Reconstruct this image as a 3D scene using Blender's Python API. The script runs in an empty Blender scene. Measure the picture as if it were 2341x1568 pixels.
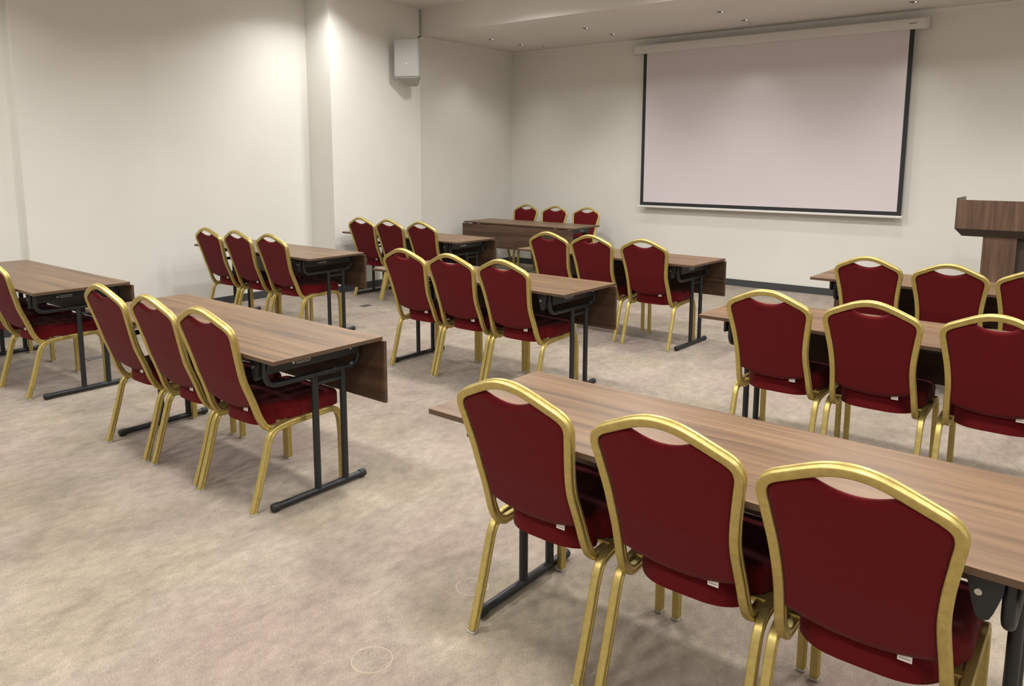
import bpy, bmesh, math, random
from mathutils import Vector, Matrix
C = bpy.context.scene.collection
PI = math.pi
random.seed(4)

# ------------------------------------------------------------------ helpers
def obj(name, bm, m, parent=None, smooth=False, angle=35):
    bmesh.ops.recalc_face_normals(bm, faces=bm.faces)
    me = bpy.data.meshes.new(name); bm.to_mesh(me); bm.free()
    if m is not None: me.materials.append(m)
    if smooth:
        for p in me.polygons: p.use_smooth = True
        try: me.set_sharp_from_angle(angle=math.radians(angle))
        except Exception: pass
    o = bpy.data.objects.new(name, me); C.objects.link(o)
    if parent: o.parent = parent
    return o

def thing(name, label, cat, loc=(0, 0, 0), rz=0, group=None):
    o = bpy.data.objects.new(name, None); C.objects.link(o)
    o.empty_display_size = .1
    o.location = loc; o.rotation_euler = (0, 0, rz)
    o['label'] = label; o['category'] = cat
    if group: o['group'] = group
    return o

def tag(o, label, cat, group=None):
    o['label'] = label; o['category'] = cat
    if group: o['group'] = group
    return o

def struct(name, bm, m, smooth=False):
    o = obj(name, bm, m, None, smooth); o['kind'] = 'structure'; return o

def dup(root, loc, rz, label, group):
    r = root.copy(); C.objects.link(r); r.location = loc; r.rotation_euler = (0, 0, rz)
    r['label'] = label; r['group'] = group
    for ch in list(root.children):
        c = ch.copy(); C.objects.link(c); c.parent = r
        for g in list(ch.children):
            d = g.copy(); C.objects.link(d); d.parent = c
    return r

def NB(): return bmesh.new()

def box(bm, x0, x1, y0, y1, z0, z1, bev=0, seg=2):
    vs = [bm.verts.new(p) for p in ((x0,y0,z0),(x1,y0,z0),(x1,y1,z0),(x0,y1,z0),(x0,y0,z1),(x1,y0,z1),(x1,y1,z1),(x0,y1,z1))]
    fs = [bm.faces.new([vs[i] for i in f]) for f in ((0,3,2,1),(4,5,6,7),(0,1,5,4),(1,2,6,5),(2,3,7,6),(3,0,4,7))]
    if bev:
        es = list({e for f in fs for e in f.edges})
        bmesh.ops.bevel(bm, geom=es, offset=bev, segments=seg, affect='EDGES', profile=.5)
    return bm

def cyl(bm, p0, p1, r, n=20, r2=None, caps=True):
    p0 = Vector(p0); p1 = Vector(p1); d = (p1 - p0)
    q = d.to_track_quat('Z', 'Y').to_matrix()
    a = []; b = []
    r2 = r if r2 is None else r2
    for i in range(n):
        t = 2*PI*i/n; v = Vector((math.cos(t), math.sin(t), 0))
        a.append(bm.verts.new(p0 + q @ (v*r))); b.append(bm.verts.new(p1 + q @ (v*r2)))
    for i in range(n):
        j = (i+1) % n; bm.faces.new((a[i], a[j], b[j], b[i]))
    if caps: bm.faces.new(a[::-1]); bm.faces.new(b)
    return bm

def lathe(bm, prof, n=32, center=(0,0,0), axis=(0,0,1)):
    q = Vector(axis).to_track_quat('Z', 'Y').to_matrix(); c = Vector(center)
    rings = []
    for r, z in prof:
        if r < 1e-6: rings.append([bm.verts.new(c + q @ Vector((0,0,z)))])
        else: rings.append([bm.verts.new(c + q @ Vector((r*math.cos(2*PI*i/n), r*math.sin(2*PI*i/n), z))) for i in range(n)])
    for A, B in zip(rings, rings[1:]):
        for i in range(n):
            j = (i+1) % n
            if len(A) == 1 and len(B) == 1: continue
            if len(A) == 1: bm.faces.new((A[0], B[j], B[i]))
            elif len(B) == 1: bm.faces.new((A[i], A[j], B[0]))
            else: bm.faces.new((A[i], A[j], B[j], B[i]))
    return bm

def prism(bm, pts, h0, h1, plane='xy'):
    """polygon pts extruded between h0 and h1 on the remaining axis"""
    def P(a, b, h): return {'xy': (a,b,h), 'xz': (a,h,b), 'yz': (h,a,b)}[plane]
    A = [bm.verts.new(P(a, b, h0)) for a, b in pts]; B = [bm.verts.new(P(a, b, h1)) for a, b in pts]
    bm.faces.new(A[::-1]); bm.faces.new(B)
    n = len(pts)
    for i in range(n):
        j = (i+1) % n; bm.faces.new((A[i], A[j], B[j], B[i]))
    return bm

def smooth_path(pts, step=.012):
    """Catmull-Rom through the points, resampled"""
    P = [Vector(p) for p in pts]; out = []
    P = [P[0]*2 - P[1]] + P + [P[-1]*2 - P[-2]]
    for i in range(1, len(P)-2):
        p0, p1, p2, p3 = P[i-1], P[i], P[i+1], P[i+2]
        t0 = 0; t1 = t0 + max((p1-p0).length, 1e-5)**.5; t2 = t1 + max((p2-p1).length, 1e-5)**.5; t3 = t2 + max((p3-p2).length, 1e-5)**.5
        n = max(2, int((p2-p1).length/step))
        for k in range(n):
            t = t1 + (t2-t1)*k/n
            A1 = (t1-t)/(t1-t0)*p0 + (t-t0)/(t1-t0)*p1; A2 = (t2-t)/(t2-t1)*p1 + (t-t1)/(t2-t1)*p2; A3 = (t3-t)/(t3-t2)*p2 + (t-t2)/(t3-t2)*p3
            B1 = (t2-t)/(t2-t0)*A1 + (t-t0)/(t2-t0)*A2; B2 = (t3-t)/(t3-t1)*A2 + (t-t1)/(t3-t1)*A3
            out.append((t2-t)/(t2-t1)*B1 + (t-t1)/(t2-t1)*B2)
    out.append(P[-2]); return out

def fillet(pts, rad, seg=6):
    """round the corners of a polyline in 3-D; rad may be a list"""
    P = [Vector(p) for p in pts]; out = [P[0]]
    for i in range(1, len(P)-1):
        r = rad[i-1] if isinstance(rad, (list, tuple)) else rad
        a = (P[i-1]-P[i]); b = (P[i+1]-P[i]); la, lb = a.length, b.length; a.normalize(); b.normalize()
        ang = a.angle(b); d = min(r/math.tan(ang/2), la*.49, lb*.49)
        s = P[i] + a*d; e = P[i] + b*d
        for k in range(seg+1):
            t = k/seg; out.append((1-t)**2*s + 2*t*(1-t)*P[i] + t*t*e)
    out.append(P[-1]); return out

def sweep(bm, path, prof, side0, caps=True):
    """sweep profile (a along side vector, b along the third axis) with a rotation-minimising frame"""
    n = len(path); T = []
    for i in range(n):
        t = (path[min(i+1, n-1)] - path[max(i-1, 0)]).normalized(); T.append(t)
    S = Vector(side0); S = (S - T[0]*S.dot(T[0])).normalized(); rings = []
    for i in range(n):
        if i: 
            q = T[i-1].rotation_difference(T[i]); S = q @ S; S = (S - T[i]*S.dot(T[i])).normalized()
        N = T[i].cross(S)
        rings.append([bm.verts.new(path[i] + S*a + N*b) for a, b in prof])
    m = len(prof)
    for A, B in zip(rings, rings[1:]):
        for i in range(m):
            j = (i+1) % m; bm.faces.new((A[i], A[j], B[j], B[i]))
    if caps: bm.faces.new(rings[0][::-1]); bm.faces.new(rings[-1])
    return bm

# ------------------------------------------------------------------ materials
def mat(name, col, rough=.5, metal=0, spec=.5, build=None, sheen=0):
    m = bpy.data.materials.new(name); m.use_nodes = True
    nt = m.node_tree; b = nt.nodes['Principled BSDF']
    b.inputs['Base Color'].default_value = (*col, 1); b.inputs['Roughness'].default_value = rough
    b.inputs['Metallic'].default_value = metal; b.inputs['Specular IOR Level'].default_value = spec
    if sheen: 
        b.inputs['Sheen Weight'].default_value = sheen; b.inputs['Sheen Roughness'].default_value = .5
    if build: build(nt, b)
    return m

def nd(nt, t, **k):
    n = nt.nodes.new(t)
    for a, v in k.items():
        if a.startswith('i_'): n.inputs[a[2:].replace('_', ' ')].default_value = v
        else: setattr(n, a, v)
    return n

def ramp(nt, stops):
    r = nt.nodes.new('ShaderNodeValToRGB'); e = r.color_ramp.elements
    while len(e) < len(stops): e.new(.5)
    for el, (p, c) in zip(e, stops): el.position = p; el.color = (*c, 1)
    return r

def coords(nt, scale=(1,1,1), kind='Object', rot=(0,0,0)):
    tc = nt.nodes.new('ShaderNodeTexCoord'); mp = nt.nodes.new('ShaderNodeMapping')
    mp.inputs['Scale'].default_value = scale; mp.inputs['Rotation'].default_value = rot
    nt.links.new(tc.outputs[kind], mp.inputs['Vector']); return mp

def bump(nt, b, src, strength, dist=.002):
    bp = nt.nodes.new('ShaderNodeBump'); bp.inputs['Strength'].default_value = strength; bp.inputs['Distance'].default_value = dist
    nt.links.new(src, bp.inputs['Height']); nt.links.new(bp.outputs['Normal'], b.inputs['Normal'])

def wall_build(c0, c1):
    def f(nt, b):
        mp = coords(nt, (1,1,1)); n = nd(nt, 'ShaderNodeTexNoise', i_Scale=1.2, i_Detail=3.0)
        nt.links.new(mp.outputs[0], n.inputs['Vector']); r = ramp(nt, [(.35, c0), (.65, c1)])
        nt.links.new(n.outputs['Fac'], r.inputs[0]); nt.links.new(r.outputs[0], b.inputs['Base Color'])
        n2 = nd(nt, 'ShaderNodeTexNoise', i_Scale=180.0, i_Detail=2.0); nt.links.new(mp.outputs[0], n2.inputs['Vector'])
        bump(nt, b, n2.outputs['Fac'], .08, .001)
    return f
M_wall = mat('wall_paint', (.70,.66,.58), .75, build=wall_build((.705,.693,.648), (.735,.723,.678)))
M_ceil = mat('ceiling_paint', (.72,.70,.66), .85, build=wall_build((.70,.68,.645), (.73,.71,.675)))
M_base = mat('baseboard_grey', (.045,.05,.053), .5, build=wall_build((.042,.047,.05), (.05,.055,.058)))

def carpet_build(nt, b):
    L = nt.links.new
    mp = coords(nt, (1,1,1)); mpa = coords(nt, (1,.62,1), rot=(0,0,.5))
    big = nd(nt, 'ShaderNodeTexNoise', i_Scale=3.2, i_Detail=8.0, i_Roughness=.62, i_Distortion=.5); L(mpa.outputs[0], big.inputs['Vector'])
    r1 = ramp(nt, [(.28, (.205,.166,.132)), (.43, (.262,.215,.172)), (.56, (.300,.249,.200)), (.74, (.350,.293,.237))]); L(big.outputs['Fac'], r1.inputs[0])
    hue = nd(nt, 'ShaderNodeTexNoise', i_Scale=1.3, i_Detail=3.0); mp2 = coords(nt, (1,1,1)); mp2.inputs['Location'].default_value = (7,3,0); L(mp2.outputs[0], hue.inputs['Vector'])
    r2 = ramp(nt, [(.38, (1.0,.93,.97)), (.5, (1,1,1)), (.62, (1.0,1.01,.91))]); L(hue.outputs['Fac'], r2.inputs[0])
    mx = nd(nt, 'ShaderNodeMix', data_type='RGBA', blend_type='MULTIPLY'); mx.inputs['Factor'].default_value = .8
    L(r1.outputs[0], mx.inputs['A']); L(r2.outputs[0], mx.inputs['B'])
    mid = nd(nt, 'ShaderNodeTexNoise', i_Scale=22.0, i_Detail=4.0, i_Roughness=.7); L(mpa.outputs[0], mid.inputs['Vector'])
    r3 = ramp(nt, [(.3, (.80,.80,.80)), (.7, (1.20,1.20,1.20))]); L(mid.outputs['Fac'], r3.inputs[0])
    mx2 = nd(nt, 'ShaderNodeMix', data_type='RGBA', blend_type='MULTIPLY'); mx2.inputs['Factor'].default_value = 1
    L(mx.outputs['Result'], mx2.inputs['A']); L(r3.outputs[0], mx2.inputs['B'])
    fine = nd(nt, 'ShaderNodeTexNoise', i_Scale=170.0, i_Detail=3.0, i_Roughness=.8); L(mp.outputs[0], fine.inputs['Vector'])
    r4 = ramp(nt, [(.3, (.62,.62,.62)), (.7, (1.35,1.35,1.35))]); L(fine.outputs['Fac'], r4.inputs[0])
    mx3 = nd(nt, 'ShaderNodeMix', data_type='RGBA', blend_type='MULTIPLY'); mx3.inputs['Factor'].default_value = .85
    L(mx2.outputs['Result'], mx3.inputs['A']); L(r4.outputs[0], mx3.inputs['B'])
    L(mx3.outputs['Result'], b.inputs['Base Color'])
    bump(nt, b, fine.outputs['Fac'], .6, .006)
M_carpet = mat('mottled_carpet', (.3,.24,.18), .95, spec=.1, build=carpet_build, sheen=.2)

def wood_build(cols, sc, rough, axis=0, rv=.08):
    def f(nt, b):
        L = nt.links.new
        s = [14*sc]*3; s[axis] = .8*sc
        mp = coords(nt, tuple(s)); oi = nt.nodes.new('ShaderNodeObjectInfo'); ad = nd(nt, 'ShaderNodeVectorMath', operation='ADD')
        mul = nd(nt, 'ShaderNodeVectorMath', operation='SCALE'); mul.inputs[0].default_value = (13,7,5); L(oi.outputs['Random'], mul.inputs['Scale'])
        L(mp.outputs[0], ad.inputs[0]); L(mul.outputs[0], ad.inputs[1])
        n = nd(nt, 'ShaderNodeTexNoise', i_Scale=1.0, i_Detail=6.0, i_Roughness=.62, i_Distortion=.7); L(ad.outputs[0], n.inputs['Vector'])
        r = ramp(nt, [(.27, cols[0]), (.42, cols[1]), (.56, cols[2]), (.73, cols[3])]); L(n.outputs['Fac'], r.inputs[0])
        s2 = [90*sc]*3; s2[axis] = 2.0*sc
        mp2 = coords(nt, tuple(s2)); n2 = nd(nt, 'ShaderNodeTexNoise', i_Scale=1.0, i_Detail=3.0); L(mp2.outputs[0], n2.inputs['Vector'])
        r2 = ramp(nt, [(.35, (.82,.82,.82)), (.65, (1.12,1.12,1.12))]); L(n2.outputs['Fac'], r2.inputs[0])
        mx = nd(nt, 'ShaderNodeMix', data_type='RGBA', blend_type='MULTIPLY'); mx.inputs['Factor'].default_value = 1
        L(r.outputs[0], mx.inputs['A']); L(r2.outputs[0], mx.inputs['B']); L(mx.outputs['Result'], b.inputs['Base Color'])
        mr = nd(nt, 'ShaderNodeMapRange'); mr.inputs['To Min'].default_value = rough-rv; mr.inputs['To Max'].default_value = rough+rv
        L(n2.outputs['Fac'], mr.inputs['Value']); L(mr.outputs[0], b.inputs['Roughness'])
    return f
W_TOP = [(.040,.019,.008), (.118,.059,.023), (.165,.087,.036), (.215,.122,.055)]
M_top = mat('walnut_laminate', (.2,.1,.05), .42, spec=.5, build=wood_build(W_TOP, 1.0, .38))
W_PAN = [(.028,.015,.008), (.058,.030,.016), (.084,.045,.024), (.115,.064,.036)]
M_panel = mat('dark_walnut_panel', (.1,.05,.025), .5, build=wood_build(W_PAN, 1.0, .5))
M_lect = mat('lectern_walnut', (.1,.05,.025), .5, build=wood_build([(.052,.030,.019), (.085,.047,.028), (.12,.066,.040), (.16,.092,.055)], 1.1, .45, axis=2))
for _m in (M_top,):
    _b = _m.node_tree.nodes['Principled BSDF']; _b.inputs['Coat Weight'].default_value = .28; _b.inputs['Coat Roughness'].default_value = .32
M_band = mat('tabletop_edge_banding', (.085,.048,.026), .45)
M_edge = mat('lectern_edge_banding', (.05,.034,.024), .55)

def fabric_build(nt, b):
    L = nt.links.new; mp = coords(nt, (1,1,1))
    n = nd(nt, 'ShaderNodeTexNoise', i_Scale=420.0, i_Detail=2.0); L(mp.outputs[0], n.inputs['Vector'])
    r = ramp(nt, [(.3, (.082,.0029,.0040)), (.7, (.114,.0047,.0062))]); L(n.outputs['Fac'], r.inputs[0])
    L(r.outputs[0], b.inputs['Base Color']); bump(nt, b, n.outputs['Fac'], .25, .001)
M_red = mat('burgundy_fabric', (.12,.01,.012), .85, spec=.12, build=fabric_build, sheen=.06)
M_gold = mat('gold_anodised_metal', (.55,.42,.125), .38, metal=.78)
def gold_build(nt, b):
    L = nt.links.new; mp = coords(nt, (1,1,1)); n = nd(nt, 'ShaderNodeTexNoise', i_Scale=60.0, i_Detail=3.0); L(mp.outputs[0], n.inputs['Vector'])
    r = ramp(nt, [(.35, (.49,.39,.135)), (.65, (.57,.455,.165))]); L(n.outputs['Fac'], r.inputs[0]); L(r.outputs[0], b.inputs['Base Color'])
    mr = nd(nt, 'ShaderNodeMapRange'); mr.inputs['To Min'].default_value = .34; mr.inputs['To Max'].default_value = .46
    L(n.outputs['Fac'], mr.inputs['Value']); L(mr.outputs[0], b.inputs['Roughness'])
gold_build(M_gold.node_tree, M_gold.node_tree.nodes['Principled BSDF'])
M_black = mat('black_powder_coat', (.011,.012,.0135), .45, spec=.5)
M_rub = mat('black_rubber', (.012,.012,.012), .6)
M_steel = mat('zinc_plated_steel', (.55,.55,.53), .35, metal=.9)
M_clear = mat('clear_plastic_glide', (.42,.40,.36), .25)
M_tag = mat('white_woven_tag', (.62,.58,.54), .8)
M_ink = mat('tag_ink', (.22,.19,.17), .8)
M_screen = mat('projection_fabric', (.66,.61,.635), .9, spec=.2, build=wall_build((.65,.60,.625), (.67,.62,.645)))
M_blackcloth = mat('screen_border_black', (.018,.020,.022), .7)
M_white = mat('white_enamel', (.66,.64,.61), .4)
M_alu = mat('white_aluminium_bar', (.72,.71,.68), .4)
M_spk = mat('grey_speaker_plastic', (.42,.43,.40), .6)
M_spk2 = mat('speaker_grille', (.46,.46,.44), .8)
M_hatch = mat('floor_box_plastic', (.055,.050,.045), .6)
M_dark = mat('downlight_recess', (.03,.027,.024), .5)
def emis(name, col, s):
    m = mat(name, col, .5); b = m.node_tree.nodes['Principled BSDF']
    b.inputs['Emission Color'].default_value = (*col, 1); b.inputs['Emission Strength'].default_value = s; return m
M_led = emis('lamp_diffuser', (1,.97,.9), 1.2)
M_ledw = emis('ceiling_lamp_diffuser', (1,.98,.95), 8)

# ------------------------------------------------------------------ room
XN, XA, XM, XF = -7.168, -7.274, -7.60, -7.685      # near pier, alcove side, main, far-left recess
YP, YS, YF, YW = 5.825, 7.328, 2.717, 9.38
XR, YB = 3.2, -3.4
ZC, ZS, T = 3.508, 3.192, .15
bm = NB(); box(bm, XF-T, XR+T, YB-T, YW+T, -.12, 0); struct('floor', bm, M_carpet)
bm = NB(); box(bm, XF-T, XR+T, YB-T, YS, ZC, ZC+.12); struct('ceiling', bm, M_ceil)
bm = NB(); box(bm, XN-.6, XR+T, YS, YW+T, ZS, ZC+.12); struct('ceiling_soffit', bm, M_ceil)
bm = NB(); box(bm, XA-T, XR+T, YW, YW+T, 0, ZS); struct('wall_front', bm, M_wall)
bm = NB()
prism(bm, [(XF-T,YB-T),(XF,YB-T),(XF,YF),(XM,YF),(XM,YP),(XN,YP),(XN,YS-.04),(XA,YS-.04),(XA,YW+T),(XF-T,YW+T)], 0, ZC)
struct('wall_left', bm, M_wall)
bm = NB(); box(bm, XR, XR+T, YB-T, YW+T, 0, ZC); struct('wall_right', bm, M_wall)
bm = NB(); box(bm, XF-T, XR+T, YB-T, YB, 0, ZC); struct('wall_back', bm, M_wall)
# slightly proud panel joint on the left wall
bm = NB(); prism(bm, [(XM,3.80), (XM+.0035,3.87), (XM+.0035,3.95), (XM,4.02)], .085, ZC, 'xy'); struct('trim_1', bm, M_wall)
# baseboards
hb, tb = .085, .012
bm = NB(); box(bm, XA+tb, XR, YW-tb, YW, 0, hb, .002); struct('baseboard_front', bm, M_base)
bm = NB()
prism(bm, [(XF,YB),(XF+tb,YB),(XF+tb,YF-tb),(XM+tb,YF-tb),(XM+tb,YP-tb),(XN+tb,YP-tb),(XN+tb,YS-.04+tb),(XA+tb,YS-.04+tb),(XA+tb,YW),(XA,YW),(XA,YS-.04),(XN,YS-.04),(XN,YP),(XM,YP),(XM,YF),(XF,YF)], 0, hb)
struct('baseboard_left', bm, M_base)
bm = NB(); box(bm, XR-tb, XR, YB, YW, 0, hb, .002); struct('baseboard_right', bm, M_base)
# shallow cornice under the soffit
def cornice(pts, depth_dir):
    pass
prof = [(0,.012), (.006,.012), (.008,.018), (.008,.030), (.016,.050), (.018,.0585), (0,.0585)]
bm = NB(); prism(bm, [(YW-a, ZS-.06+b) for a, b in prof], XA, XR, 'yz'); struct('trim_2', bm, M_ceil)
bm = NB(); prism(bm, [(XA+a, ZS-.06+b) for a, b in prof], YS, YW, 'xz'); struct('trim_3', bm, M_ceil)

# ------------------------------------------------------------------ banquet chair
G_CH = 'burgundy and gold banquet chairs'
def rr_profile(w, d, r=.005, groove=.0025):
    """rounded rectangle with a groove in the middle of both side faces (+-a)"""
    a, b = w/2, d/2; pts = []
    for sx, sy, t0 in ((1,1,0), (-1,1,90), (-1,-1,180), (1,-1,270)):
        for k in range(4):
            t = math.radians(t0 + 30*k); pts.append((sx*(a-r) + r*math.cos(t), sy*(b-r) + r*math.sin(t)))
        if t0 == 90:   # after upper left corner comes the left face
            pts += [(-a, .004), (-a+groove, .002), (-a+groove, -.002), (-a, -.004)]
    pts += [(a, -.004), (a-groove, -.002), (a-groove, .002), (a, .004)]
    return pts
PROF = rr_profile(.0265, .029)

def back_y(z):
    K = [(.36,.104), (.39,.092), (.43,.073), (.48,.056), (.558,.028), (.61,.008), (.70,-.017), (.77,-.036), (.852,-.059), (.95,-.095)]
    for (z0, y0), (z1, y1) in zip(K, K[1:]):
        if z <= z1: return y0 + (y1-y0)*(z-z0)/(z1-z0)
    return K[-1][1]

def side_x(z):
    K = [(.36,.189), (.46,.186), (.54,.181), (.60,.179), (.69,.186), (.77,.199), (.815,.2065), (.84,.2065)]
    for (z0, y0), (z1, y1) in zip(K, K[1:]):
        if z <= z1: return y0 + (y1-y0)*max(0, (z-z0))/(z1-z0)
    return K[-1][1]

def make_chair():
    t = thing('banquet_chair', '', 'chair', group=G_CH)
    # gold back loop
    half = [(.188,.335,.379), (.188,.25,.373), (.188,.165,.3675), (.188,.128,.3675), (.188,.101,.384)]
    half += [(side_x(z), back_y(z), z) for z in (.43, .49, .55, .61, .68, .74, .79)]
    half += [(.2072, back_y(.824), .824), (.2015, back_y(.849), .849), (.183, back_y(.867), .867), (.145, back_y(.886), .886), (.104, back_y(.905), .905), (.062, back_y(.922), .922), (.028, back_y(.930), .930)]
    path = smooth_path([(-x, y, z) for x, y, z in half] + [(0, back_y(.932), .932)] + half[::-1])
    bm = NB(); sweep(bm, path, PROF, (-1,0,0)); obj('back_frame', bm, M_gold, t, True)
    # side rails and legs
    yz = [(0,.008), (.026,.086), (.053,.172), (.081,.268), (.099,.325), (.116,.352), (.142,.3665), (.20,.376), (.29,.379), (.38,.381), (.43,.3815), (.465,.378), (.490,.362), (.505,.330), (.5125,.28), (.5155,.21), (.516,.10), (.516,.008)]
    full = smooth_path([(0, a, b) for a, b in yz], .01)
    i0 = min(range(len(full)), key=lambda i: abs(full[i].y-.165) + (9 if full[i].z < .3 else 0))
    i1 = min(range(len(full)), key=lambda i: abs(full[i].y-.44) + (9 if full[i].z < .3 else 0))
    for s in (-1, 1):
        for nm, a, b in (('leg', 0, i0), ('seat_rail', i0, i1), ('leg', i1, len(full)-1)):
            bm = NB(); sweep(bm, [Vector((s*.2155, p.y, p.z)) for p in full[a:b+1]], PROF, (1,0,0))
            lg = obj(nm, bm, M_gold, t, True)
            if nm == 'leg':
                y = full[0].y if a == 0 else full[-1].y
                bm = NB(); box(bm, s*.2155-.0142, s*.2155+.0142, y-.0152, y+.0152, 0, .008, .001); obj('foot_glide', bm, M_clear, lg, True)
    # cross bars under the seat
    for yy in (.20, .42):
        bm = NB(); box(bm, -.205, .205, yy-.012, yy+.012, .372, .388, .002); obj('cross_bar', bm, M_gold, t)
    # seat cushion
    NU, NV = 26, 26
    def seat_pt(u, v, top):
        y = .094 + v*.442
        hw = .164 if y < .17 else (.164 + (.212-.164)*min(1, (y-.17)/.10)**.8)
        ye = .094 + .442
        # rounded front corners
        if y > ye-.07: hw = hw - .07 + math.sqrt(max(0, .07**2 - (y-(ye-.07))**2))*.9 + .007
        x = u*hw
        y2 = y + (.062*abs(u)**4 if v < .25 else 0)*(1-v/.25)
        e = min(1, (1-abs(u))/.16)*1.0; f = min(1, v/.10, (1-v)/.13)
        k = math.sqrt(max(0, 1-(1-e)**2))*math.sqrt(max(0, 1-(1-f)**2))
        edge = .440; z = edge + k*.029 + .006*(1-u*u)*(1-(2*v-1)**2) if top else (.392 if y > .15 else .372)
        return Vector((x, y2, z))
    bm = NB(); TT = []; BB = []
    def us(i, n): 
        q = -1 + 2*i/n; return math.sin(q*PI/2)*.6 + q*.4
    for j in range(NV+1):
        v = (us(j, NV)+1)/2
        TT.append([bm.verts.new(seat_pt(us(i, NU), v, True)) for i in range(NU+1)]); BB.append([bm.verts.new(seat_pt(us(i, NU), v, False)) for i in range(NU+1)])
    for j in range(NV):
        for i in range(NU):
            bm.faces.new((TT[j][i], TT[j][i+1], TT[j+1][i+1], TT[j+1][i])); bm.faces.new((BB[j][i], BB[j+1][i], BB[j+1][i+1], BB[j][i+1]))
    for j in range(NV):
        for i in (0, NU): bm.faces.new((TT[j][i], TT[j+1][i], BB[j+1][i], BB[j][i]))
    for i in range(NU):
        for j in (0, NV): bm.faces.new((TT[j][i], TT[j][i+1], BB[j][i+1], BB[j][i]))
    obj('seat', bm, M_red, t, True, 60)
    # upholstered back panel
    def hw(z): return side_x(z) - .010
    def ztop(u):
        x = abs(u)*.198
        if x < .088: return .867 + .0235*(x/.088)**2
        K = [(.088,.8905), (.105,.890), (.145,.873), (.170,.861), (.186,.848), (.198,.825)]
        for (a, p), (b_, q) in zip(K, K[1:]):
            if x <= b_: return p + (q-p)*(x-a)/(b_-a)
        return .822
    def zbot(u): return .4565 + .034*abs(u)**2.2
    NU, NV = 40, 34
    bm = NB(); FR = []; BK = []
    for j in range(NV+1):
        s = j/NV; fr = []; bk = []
        for i in range(NU+1):
            u = -1 + 2*i/NU
            z = zbot(u) + (ztop(u)-zbot(u))*s; x = u*(.198 + (hw(min(z,.84))-.198)*1.0 if z < .815 else .1975)
            ed = min((1-abs(u))*.19, (z-zbot(u))*1.0, (ztop(u)-z)*1.0)
            k = math.sqrt(max(0, 1-(1-min(1, ed/.03))**2)); k2 = math.sqrt(max(0, 1-(1-min(1, ed/.012))**2))
            y = back_y(z)
            bk.append(bm.verts.new((x, y - .0025 - .0075*k2 - .004*(1-u*u)*k, z)))
            fr.append(bm.verts.new((x, y + .004 + .014*k, z + .002)))
        FR.append(fr); BK.append(bk)
    for j in range(NV):
        for i in range(NU):
            bm.faces.new((FR[j][i], FR[j][i+1], FR[j+1][i+1], FR[j+1][i])); bm.faces.new((BK[j][i], BK[j+1][i], BK[j+1][i+1], BK[j][i+1]))
    for j in range(NV):
        for i in (0, NU): bm.faces.new((FR[j][i], FR[j+1][i], BK[j+1][i], BK[j][i]))
    for i in range(NU):
        for j in (0, NV): bm.faces.new((FR[j][i], FR[j][i+1], BK[j][i+1], BK[j][i]))
    obj('backrest', bm, M_red, t, True, 60)
    # care tag hanging from the lower hem of the back
    bm = NB(); box(bm, .086, .117, .0605, .0625, .451, .470); tg = obj('tag', bm, M_tag, t)
    tg['label'] = 'small white sewn tag'
    bm = NB(); box(bm, .089, .114, .0600, .0604, .457, .4595); obj('print_line', bm, M_ink, tg)
    return t

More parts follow.
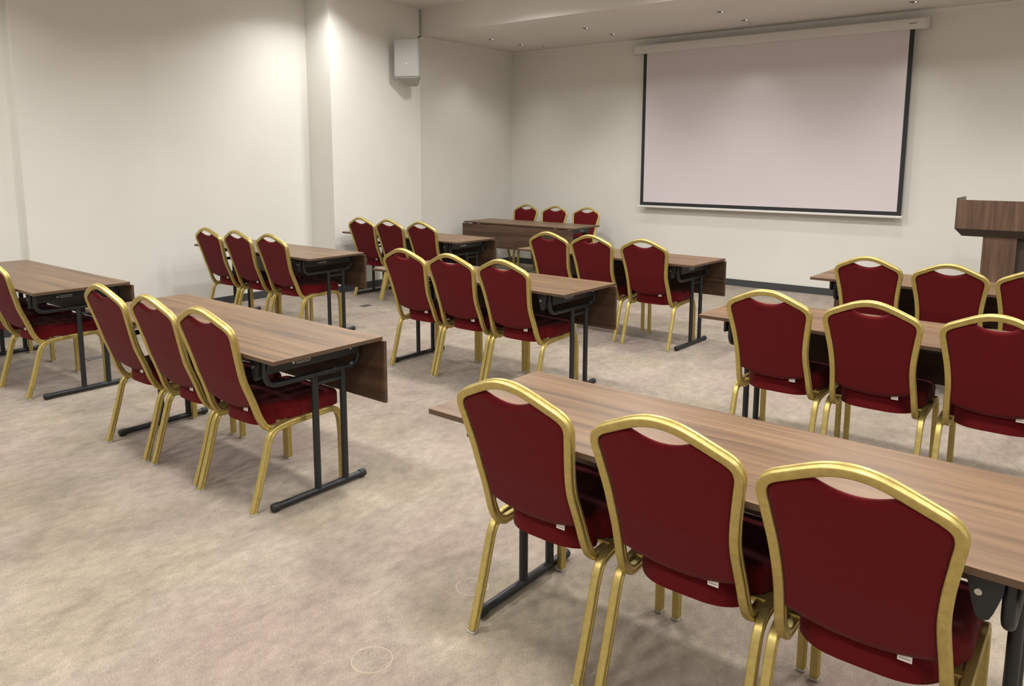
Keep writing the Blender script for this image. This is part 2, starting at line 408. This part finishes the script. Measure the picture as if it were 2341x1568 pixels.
# ------------------------------------------------------------------ folding table
G_TB = 'folding training tables'
L2, W2 = .9225, .3035
def make_table():
    t = thing('folding_table', '', 'table', group=G_TB)
    bm = NB(); box(bm, -L2, L2, -W2, W2, .731, .75, .0012, 1); tt = obj('tabletop', bm, M_top, t)
    tt.data.materials.append(M_band)
    for p in tt.data.polygons:
        if abs(p.normal.z) < .5: p.material_index = 1
    bm = NB(); box(bm, -L2, L2, W2+.008, W2+.025, .415, .724, .0012, 1); obj('modesty_panel', bm, M_panel, t)
    for x in (-.86, -.64, .64, .86):
        bm = NB(); box(bm, x-.020, x+.020, W2-.04, W2+.0078, .7285, .731); box(bm, x-.020, x+.020, W2+.004, W2+.0078, .716, .731)
        o = obj('hinge', bm, M_steel, t)
    bm = NB(); box(bm, -.74, .74, -.20, -.165, .698, .731, .002); box(bm, -.74, .74, .20, .235, .698, .731, .002); obj('long_rail', bm, M_black, t)
    for s in (-1, 1):
        X = s*.760
        # leg assembly: U bar, two uprights, short cross bar, T foot
        bm = NB()
        n = 14; circ = lambda r: [(r*math.cos(2*PI*i/n), r*math.sin(2*PI*i/n)) for i in range(n)]
        p = fillet([(X,-.238,.715), (X,-.238,.594), (X,.283,.594), (X,.283,.715)], .075, 8); sweep(bm, p, circ(.0145), (1,0,0))
        cyl(bm, (X,.021,.035), (X,.021,.590), .0165, 20); cyl(bm, (X,.185,.035), (X,.185,.590), .0165, 20)
        cyl(bm, (X,.03,.548), (X,.176,.548), .010, 14)
        cyl(bm, (X,-.222,.0235), (X,.294,.0235), .0165, 20)
        lg = obj('leg', bm, M_black, t, True)
        for y0, y1 in ((-.236,-.196), (.268,.308)):
            bm = NB(); d = 1 if y1 < 0 else -1; a = y0 if d == 1 else y1; b = y1 if d == 1 else y0
            lathe(bm, [(0,0), (.013,0), (.0185,.004), (.020,.010), (.020,.036), (.0165,.040)], 20, (X, a, .0235), (0,d,0)); 
            obj('foot_cap', bm, M_rub, lg, True)
        # steel apron plate across the end
        bm = NB(); box(bm, min(s*.785,s*.800), max(s*.785,s*.800), -.245, .262, .660, .731, .003); obj('end_plate', bm, M_black, t)
        # brand plate: oval ring and disc on the apron
        bm = NB()
        a = []; 
        y0, z0, la, lb = -.066, .688, .040, .0075; xo = s*.8005
        def ring(ly, lz, k): return [(y0 + (ly-lz)*(1 if math.cos(q) >= 0 else -1)*1.0 + lz*math.cos(q)*k, z0 + lz*math.sin(q)*k) for q in [2*PI*i/28 for i in range(28)]]
        O = ring(la, lb, 1); I = ring(la, lb, .74)
        vo = [bm.verts.new((xo, *q)) for q in O]; vi = [bm.verts.new((xo, *q)) for q in I]
        vo2 = [bm.verts.new((xo + s*.0008, *q)) for q in O]; vi2 = [bm.verts.new((xo + s*.0008, *q)) for q in I]
        for i in range(28):
            j = (i+1) % 28; bm.faces.new((vo2[i], vo2[j], vi2[j], vi2[i])); bm.faces.new((vo[i], vo[j], vo2[j], vo2[i])); bm.faces.new((vi[i], vi[j], vi2[j], vi2[i])); bm.faces.new((vo[i], vo[j], vi[j], vi[i]))
        xs0, xs1 = min(xo, xo+s*.0008), max(xo, xo+s*.0008)
        for k in range(6):
            yy = y0 - .030 + k*.0115; box(bm, xs0, xs1, yy, yy+.0022, z0-.0042, z0+.0042); 
            zz = z0 + (.0028 if k % 2 else -.0038); box(bm, xs0, xs1, yy, yy+.009, zz, zz+.0016)
        cyl(bm, (xo,-.118,z0), (xo+s*.001,-.118,z0), .0058, 16)
        o = obj('brand_plate', bm, M_steel, t); o['label'] = 'small silver outlined oval badge'
        # screw on the plate
        bm = NB(); cyl(bm, (s*.800,.205,.690), (s*.8025,.205,.690), .005, 12); obj('screw', bm, M_steel, t, True)
        # locking bracket at the chair side
        bm = NB()
        pts = [(.676,.727), (.750,.727), (.750,.690), (.735,.640), (.727,.622), (.714,.616), (.702,.624), (.694,.650), (.684,.690)]
        prism(bm, [(s*a, b) for a, b in pts], -.262, -.236, 'xz'); br = obj('lock_bracket', bm, M_black, t)
        bm = NB(); cyl(bm, (s*.704,-.262,.680), (s*.704,-.2665,.680), .0075, 14); obj('bolt', bm, M_steel, br, True)
    return t

TABLES = [   # x, y, rot, label
 (-0.8346, 2.0938, -0.0240, 'walnut folding table running through the right foreground, nearest table to the camera'),
 (-3.6123, 2.1652, -0.0211, 'walnut folding table in the left foreground with its black leg frame fully visible'),
 (-6.2059, 2.2032, -0.0131, 'walnut folding table cut off by the left edge of the picture'),
 (-6.2274, 4.3369, -0.0061, 'walnut folding table standing against the left wall before the wall step'),
 (-6.1320, 6.1294, -0.0183, 'walnut folding table below the wall speaker, farthest table of the left column'),
 (-3.5487, 4.2751, -0.0297, 'walnut folding table in the middle of the room, second in the centre column'),
 (-3.4804, 6.0478, -0.0449, 'walnut folding table below the lower left corner of the projection screen'),
 (-0.7836, 4.1796, -0.0240, 'walnut folding table at the right, between the foreground table and the one before the lectern'),
 (-0.7160, 5.9652, -0.0309, 'walnut folding table directly in front of the wooden lectern'),
 (-6.0801, 8.2324, 3.1211, 'walnut presenter table by the far corner, turned to face the room'),
]
tab0 = make_table(); 
for i, (x, y, r, lab) in enumerate(TABLES):
    if i == 0: tab0.location = (x, y, 0); tab0.rotation_euler = (0, 0, r); tab0['label'] = lab
    else: dup(tab0, (x, y, 0), r, lab, G_TB)

CHAIRS = [
 (-1.3530, 1.8064, -0.0282, 'red banquet chair at the left end of the nearest foreground table'),
 (-0.8453, 1.7926, -0.0110, 'red banquet chair in the middle of the nearest foreground table'),
 (-0.3700, 1.7678, -0.0156, 'red banquet chair closest to the camera, bottom right corner of the picture'),
 (-4.1230, 1.8682, -0.0088, 'red banquet chair farthest left of three at the left foreground table'),
 (-3.6088, 1.8628, -0.0246, 'red banquet chair in the middle of three at the left foreground table'),
 (-3.1236, 1.8491, 0.0114, 'red banquet chair at the right end of the left foreground table, by its leg frame'),
 (-6.7140, 1.9085, 0, 'red banquet chair mostly outside the left picture edge, only its front legs showing'),
 (-6.2450, 1.9005, .01, 'red banquet chair cut by the left picture edge, behind the first visible one'),
 (-5.7566, 1.8911, 0.0270, 'red banquet chair at the right end of the table on the left picture edge'),
 (-6.7409, 4.0126, -0.0076, 'red banquet chair closest to the wall at the table along the left wall'),
 (-6.2766, 4.0309, -0.0003, 'red banquet chair in the middle of the table along the left wall'),
 (-5.7612, 4.0316, 0.0128, 'red banquet chair at the right end of the table along the left wall'),
 (-6.6373, 5.8356, 0.0037, 'red banquet chair left of three at the table below the wall speaker'),
 (-6.1725, 5.8283, -0.0027, 'red banquet chair in the middle of three at the table below the wall speaker'),
 (-5.6749, 5.8191, -0.0024, 'red banquet chair right of three at the table below the wall speaker'),
 (-4.0511, 3.9848, 0.0044, 'red banquet chair left of three at the table in the room centre'),
 (-3.5767, 3.9722, -0.0044, 'red banquet chair in the middle of three at the table in the room centre'),
 (-3.0969, 3.9573, -0.0007, 'red banquet chair right of three at the table in the room centre'),
 (-3.9825, 5.7479, -0.0004, 'red banquet chair left of three at the table below the screen corner'),
 (-3.5222, 5.7442, -0.0101, 'red banquet chair in the middle of three at the table below the screen corner'),
 (-2.9931, 5.7156, 0.0160, 'red banquet chair right of three at the table below the screen corner'),
 (-1.3026, 3.8754, -0.0308, 'red banquet chair left of three at the second table on the right'),
 (-0.8137, 3.8781, -0.0064, 'red banquet chair in the middle of three at the second table on the right'),
 (-0.3064, 3.8682, -0.0192, 'red banquet chair cut by the right picture edge at the second table on the right'),
 (-1.2359, 5.6555, -0.0283, 'red banquet chair left of three at the table before the lectern'),
 (-0.7325, 5.5762, -0.0032, 'red banquet chair in the middle of three at the table before the lectern'),
 (-0.2617, 5.5750, 0.0007, 'red banquet chair cut by the right picture edge at the table before the lectern'),
 (-6.6842, 8.9029, 3.1443, 'red banquet chair left of three behind the presenter table, nearest the wall corner'),
 (-6.1438, 8.8624, 3.1419, 'red banquet chair in the middle of three behind the presenter table'),
 (-5.6183, 8.8698, 3.1416, 'red banquet chair at the right end behind the presenter table'),
]
ch0 = make_chair()
for i, (x, y, r, lab) in enumerate(CHAIRS):
    if i == 0: ch0.location = (x, y, 0); ch0.rotation_euler = (0, 0, r); ch0['label'] = lab
    else: dup(ch0, (x, y, 0), r, lab, G_CH)

# ------------------------------------------------------------------ projection screen
t = thing('projection_screen', 'large white pull-down projection screen with black border on the front wall', 'screen', (-3.36*1.0025, YW, .96*1.0025))
ox, oy, oz = -3.36*1.0025, YW, .96*1.0025
def W(bm): 
    bmesh.ops.scale(bm, verts=bm.verts, vec=(1.0025,1,1.0025))
    bmesh.ops.translate(bm, verts=bm.verts, vec=(-ox, -oy, -oz)); return bm
ys = YW-.10
bm = NB(); box(bm, -5.10, -1.625, YW-.155, YW-.045, 2.975, 3.085, .012, 3); cs = obj('housing', W(bm), M_white, t, True)
for a, b in ((-5.112,-5.098), (-1.627,-1.613)):
    bm = NB(); box(bm, a, b, YW-.16, YW-.04, 2.968, 3.09, .006); obj('end_cap', W(bm), M_white, cs)
bm = NB(); box(bm, -1.80, -1.725, YW-.1575, YW-.155, 3.028, 3.036); e = obj('maker_plate', W(bm), M_ink, cs)
for x in (-4.85, -1.95):
    bm = NB(); box(bm, x-.02, x+.02, YW-.045, YW-.0005, 2.99, 3.07, .002); obj('wall_bracket', W(bm), M_steel, t)
bm = NB(); box(bm, -4.925, -1.795, ys-.001, ys+.001, 1.03, 2.98); obj('screen_fabric', W(bm), M_screen, t)
bm = NB()
box(bm, -4.972, -4.925, ys-.001, ys+.001, .985, 2.98); box(bm, -1.795, -1.748, ys-.001, ys+.001, .985, 2.98); box(bm, -4.925, -1.795, ys-.001, ys+.001, .985, 1.03)
obj('black_border', W(bm), M_blackcloth, t)
bm = NB(); box(bm, -5.02, -1.735, ys-.014, ys+.014, .958, .986, .006, 3); obj('bottom_bar', W(bm), M_alu, t, True)

# ------------------------------------------------------------------ wall speaker
SPK = Vector((-6.932, 6.864, 2.822)); yaw = math.radians(-64)
t = thing('wall_speaker', 'grey wedge-shaped loudspeaker mounted high on the wall by the alcove corner', 'speaker', SPK, 0)
t.rotation_euler = (0, 0, 0)
bm = NB()
# local: front faces +x', lateral y', up z
F_ = [(.10,-.165,-.235), (.10,.165,-.235), (.10,.165,.235), (.10,-.165,.235)]
Md = [(.03,-.155,-.245), (.03,.155,-.245), (.03,.155,.235), (.03,-.155,.235)]
Bk = [(-.15,-.06,-.325), (-.15,.06,-.325), (-.15,.06,.17), (-.15,-.06,.17)]
vf = [bm.verts.new(p) for p in F_]; vm = [bm.verts.new(p) for p in Md]; vb = [bm.verts.new(p) for p in Bk]
bm.faces.new(vf); bm.faces.new(vb[::-1])
for A, B in ((vf, vm), (vm, vb)):
    for i in range(4): j = (i+1) % 4; bm.faces.new((A[i], A[j], B[j], B[i]))
bmesh.ops.bevel(bm, geom=list(bm.edges), offset=.012, segments=3, affect='EDGES')
RM = Matrix.Rotation(yaw, 4, 'Z')
def R_(bm): bmesh.ops.transform(bm, matrix=RM, verts=bm.verts); return bm
obj('cabinet', R_(bm), M_spk, t, True)
bm = NB(); box(bm, .0995, .106, -.147, .147, -.218, .218, .003); g = obj('grille', R_(bm), M_spk2, t, True)
bm = NB(); box(bm, .106, .109, -.012, .012, -.075, -.055, .001); obj('badge', R_(bm), M_white, g)
bm = NB(); cyl(bm, (-.01,.10,.23), (.01,.20,.30), .008, 10); cyl(bm, (-.06,.12,.05), (-.2355,.12,.05), .014, 12); obj('bracket', bm, M_dark, t)

# ------------------------------------------------------------------ lectern
lx0, lx1, ly0, ly1 = -1.045, .035, 7.90, 8.40
t = thing('lectern', 'dark walnut lectern with a wide top on a narrower pedestal by the front wall', 'lectern', (-.50, 8.1, 0))
def LW(bm): bmesh.ops.translate(bm, verts=bm.verts, vec=(.50, -8.1, 0)); return bm
bm = NB(); box(bm, lx0+.003, lx1-.003, ly0-.004, ly0+.018, .988, 1.247, .001, 1); obj('front_board', LW(bm), M_lect, t)
for x0_, x1_ in ((lx0, lx0+.02), (lx1-.02, lx1)):
    bm = NB(); prism(bm, [(ly0-.002,.986), (ly1,.986), (ly1,1.16), (ly0+.42,1.262), (ly0-.002,1.262)], x0_, x1_, 'yz'); obj('side_board', LW(bm), M_lect, t)
bm = NB()
lo = [bm.verts.new(p) for p in ((lx0+.055,ly0+.05,.92), (lx1-.055,ly0+.05,.92), (lx1-.055,ly1,.92), (lx0+.055,ly1,.92))]
hi = [bm.verts.new(p) for p in ((lx0+.001,ly0-.003,.986), (lx1-.001,ly0-.003,.986), (lx1-.001,ly1,.986), (lx0+.001,ly1,.986))]
bm.faces.new(lo[::-1]); bm.faces.new(hi)
for i in range(4): j = (i+1) % 4; bm.faces.new((lo[i], lo[j], hi[j], hi[i]))
obj('bevelled_base', LW(bm), M_edge, t)
bm = NB(); prism(bm, [(ly0+.022,1.228), (ly1,1.085), (ly1,1.105), (ly0+.022,1.245)], lx0+.02, lx1-.02, 'yz'); obj('reading_surface', LW(bm), M_lect, t)
cx0, cx1 = -.823, -.187
for a, b in ((cx0, -.565), (-.445, cx1)):
    bm = NB(); box(bm, a, b, ly0+.052, ly0+.074, .06, .92, .001, 1); obj('pedestal_front', LW(bm), M_lect, t)
bm = NB(); box(bm, -.60, -.41, ly0+.11, ly0+.128, .06, .92); obj('recess_panel', LW(bm), M_edge, t)
for a, b in ((cx0, cx0+.02), (cx1-.02, cx1)):
    bm = NB(); box(bm, a, b, ly0+.074, ly1-.05, .06, .92); obj('pedestal_side', LW(bm), M_lect, t)
bm = NB(); box(bm, cx0-.04, cx1+.04, ly0-.01, ly1, 0, .06, .002); obj('plinth', LW(bm), M_edge, t)

# ------------------------------------------------------------------ floor boxes and carpet discs
def quad_box(pts, h, name, label, cat, m):
    cx = sum(p[0] for p in pts)/4; cy = sum(p[1] for p in pts)/4
    bm = NB(); prism(bm, [(a-cx, b-cy) for a, b in pts], 0, h); o = obj(name, bm, m); o.location = (cx, cy, 0); tag(o, label, cat); return o
quad_box([(-6.350,5.462), (-6.268,5.452), (-6.256,5.562), (-6.340,5.575)], .004, 'floor_box', 'small dark floor socket lid in the carpet near the left wall table', 'floor box', M_hatch)
M_hatch2 = mat('greyed_floor_box_lid', (.13,.12,.115), .6)
quad_box([(-6.350,2.600), (-6.262,2.592), (-6.290,2.735), (-6.362,2.745)], .004, 'floor_box', 'grey floor socket lid seen between the legs of the left edge table', 'floor box', M_hatch2)
M_ring = mat('pale_carpet_lid_rim', (.44,.36,.28), .8)
M_mark = mat('yellowed_lid_rim', (.46,.36,.20), .8)
def carpet_lid(x, y, r, label, m):
    t = thing('floor_hatch', label, 'floor hatch', (x, y, 0))
    bm = NB(); cyl(bm, (0,0,0), (0,0,.0012), r-.002, 48); obj('carpet_insert', bm, M_carpet, t)
    bm = NB(); lathe(bm, [(r-.0022,0), (r-.0022,.0016), (r,.0016), (r+.0006,0)], 64); obj('rim', bm, m, t)
carpet_lid(-1.727, 1.500, .066, 'round carpeted floor lid with thin pale rim in the foreground left of the nearest chairs', M_ring)
carpet_lid(-1.750, 2.020, .062, 'round carpeted floor lid behind the rear leg of the chair at the foreground table end', M_ring)
carpet_lid(-6.028, 5.275, .045, 'tiny yellowish floor lid beside the dark floor socket in the carpet', M_mark)

# ------------------------------------------------------------------ ceiling fixtures
def lamp(name, kind, loc, energy, col, parent=None, **k):
    d = bpy.data.lights.new(name, kind); d.energy = energy; d.color = col
    for a, v in k.items(): setattr(d, a, v)
    o = bpy.data.objects.new(name, d); C.objects.link(o)
    if parent: o.parent = parent
    o.location = loc; return o
G_DL = 'recessed downlights in the lowered ceiling'
def downlight():
    t = thing('downlight', '', 'ceiling light', group=G_DL)
    bm = NB(); lathe(bm, [(.040,.0), (.040,-.003), (.056,-.003), (.060,0)], 32); obj('trim_ring', bm, M_white, t, True)
    bm = NB(); lathe(bm, [(.0405,-.0034), (.034,-.0030), (0,-.0030)], 32); obj('baffle', bm, M_dark, t, True)
    bm = NB(); lathe(bm, [(0,-.0055), (.010,-.0055), (.012,-.002), (0,-.002)], 20, (.018,0,0)); obj('bulb', bm, M_led, t, True)
    return t
dl0 = downlight()
DL = [(-6.693,8.177,'leftmost of the near row'), (-5.205,8.186,'second from left in the near row'), (-3.473,8.182,'third from left in the near row'), (-1.735,8.18,'right of the near row, at the frame edge'),
      (-6.658,8.794,'leftmost of the row nearest the front wall'), (-5.171,8.775,'second from left in the row nearest the front wall'), (-3.446,8.82,'above the middle of the screen, row nearest the wall'), (-1.701,8.849,'above the right end of the screen housing')]
for i, (x, y, w) in enumerate(DL):
    lab = 'small recessed ceiling downlight, ' + w
    if i == 0: o = dl0; o.location = (x, y, ZS); o['label'] = lab
    else: o = dup(dl0, (x, y, ZS), 0, lab, G_DL)
for x, y, w in DL + [(.03,8.18,''), (.03,8.83,''), (1.7,8.18,''), (1.7,8.83,'')]:
    lamp('downlight_beam', 'SPOT', (x, y, ZS-.02), (22 if x < -6 else 50) if y < 8.5 else 14, (1,.95,.88), spot_size=math.radians(105 if y < 8.5 else 90), spot_blend=1.0, shadow_soft_size=.03)
def sprinkler(x, y, lab):
    t = thing('sprinkler_head', lab, 'sprinkler', (x, y, ZS))
    bm = NB(); lathe(bm, [(0,-.006), (.026,-.006), (.032,0)], 24); obj('rosette', bm, M_white, t, True)
    bm = NB(); cyl(bm, (0,0,-.006), (0,0,-.038), .006, 12); lathe(bm, [(0,-.038), (.014,-.040), (.014,-.042), (0,-.043)], 16); obj('nozzle', bm, M_steel, t, True)
sprinkler(-6.40, 8.965, 'tiny sprinkler head on the lowered ceiling near the far left corner')
sprinkler(-3.42, 8.92, 'tiny sprinkler head on the lowered ceiling over the middle of the screen')

G_CL = 'round ceiling lamps of the main ceiling'
cl0 = None
k = 0
ROWS = [(-6.72,5.45)] + [(xx, 6.25) for xx in (-5.25, -3.3, -1.3, .7)] + [(xx, yy) for yy in (4.1, 1.5, -1.1) for xx in (-6.72, -4.6, -2.5, -.4, 1.7) if not (yy > 4 and xx < -6)]
for xx, yy in ROWS:
        lab = 'round surface ceiling lamp on the main ceiling above the seating rows'
        if cl0 is None:
            cl0 = thing('ceiling_lamp', lab, 'ceiling light', (xx, yy, ZC), 0, G_CL)
            bm = NB(); lathe(bm, [(.195,0), (.195,-.012), (.178,-.012), (.178,0)], 40); obj('lamp_ring', bm, M_white, cl0, True)
            bm = NB(); lathe(bm, [(0,-.006), (.178,-.006), (.178,-.001), (0,-.001)], 40); obj('diffuser', bm, M_ledw, cl0)
        else: dup(cl0, (xx, yy, ZC), 0, lab, G_CL)
        lamp('ceiling_lamp_light', 'AREA', (xx, yy, ZC-.016), 21 if xx < -6 else (37 if yy > 6 else 39), (1,.985,.95), shape='DISK', size=.34, spread=math.radians(138 if xx < -6 else 156))

# ------------------------------------------------------------------ camera
cam = bpy.data.cameras.new('camera'); co = bpy.data.objects.new('camera', cam); C.objects.link(co)
f, yaw_, pit, rol, H_, py = 1739.782, 0.659010, 0.143014, 0.0026150, 1.594080, 615.359
Fw = Vector((-math.sin(yaw_)*math.cos(pit), math.cos(yaw_)*math.cos(pit), -math.sin(pit)))
Rr = Vector((math.cos(yaw_), math.sin(yaw_), 0)); U = Rr.cross(Fw)
R2 = Rr*math.cos(rol) + U*math.sin(rol); U2 = U*math.cos(rol) - Rr*math.sin(rol)
m3 = Matrix((R2, U2, -Fw)).transposed()
co.matrix_world = Matrix.Translation((0, 0, H_)) @ m3.to_4x4()
cam.sensor_width = 36; cam.lens = f*36/2341; cam.shift_y = -(784-py)/2341; cam.clip_start = .05; cam.clip_end = 100
bpy.context.scene.camera = co

w = bpy.data.worlds.new('world'); w.use_nodes = True; w.node_tree.nodes['Background'].inputs[0].default_value = (.8,.82,.85,1); w.node_tree.nodes['Background'].inputs[1].default_value = .05
bpy.context.scene.world = w
vs = bpy.context.scene.view_settings
bpy.context.scene.display_settings.display_device = 'sRGB'
vs.view_transform = 'Standard'; vs.look = 'None'; vs.gamma = 1; vs.use_curve_mapping = False; vs.exposure = 0.06
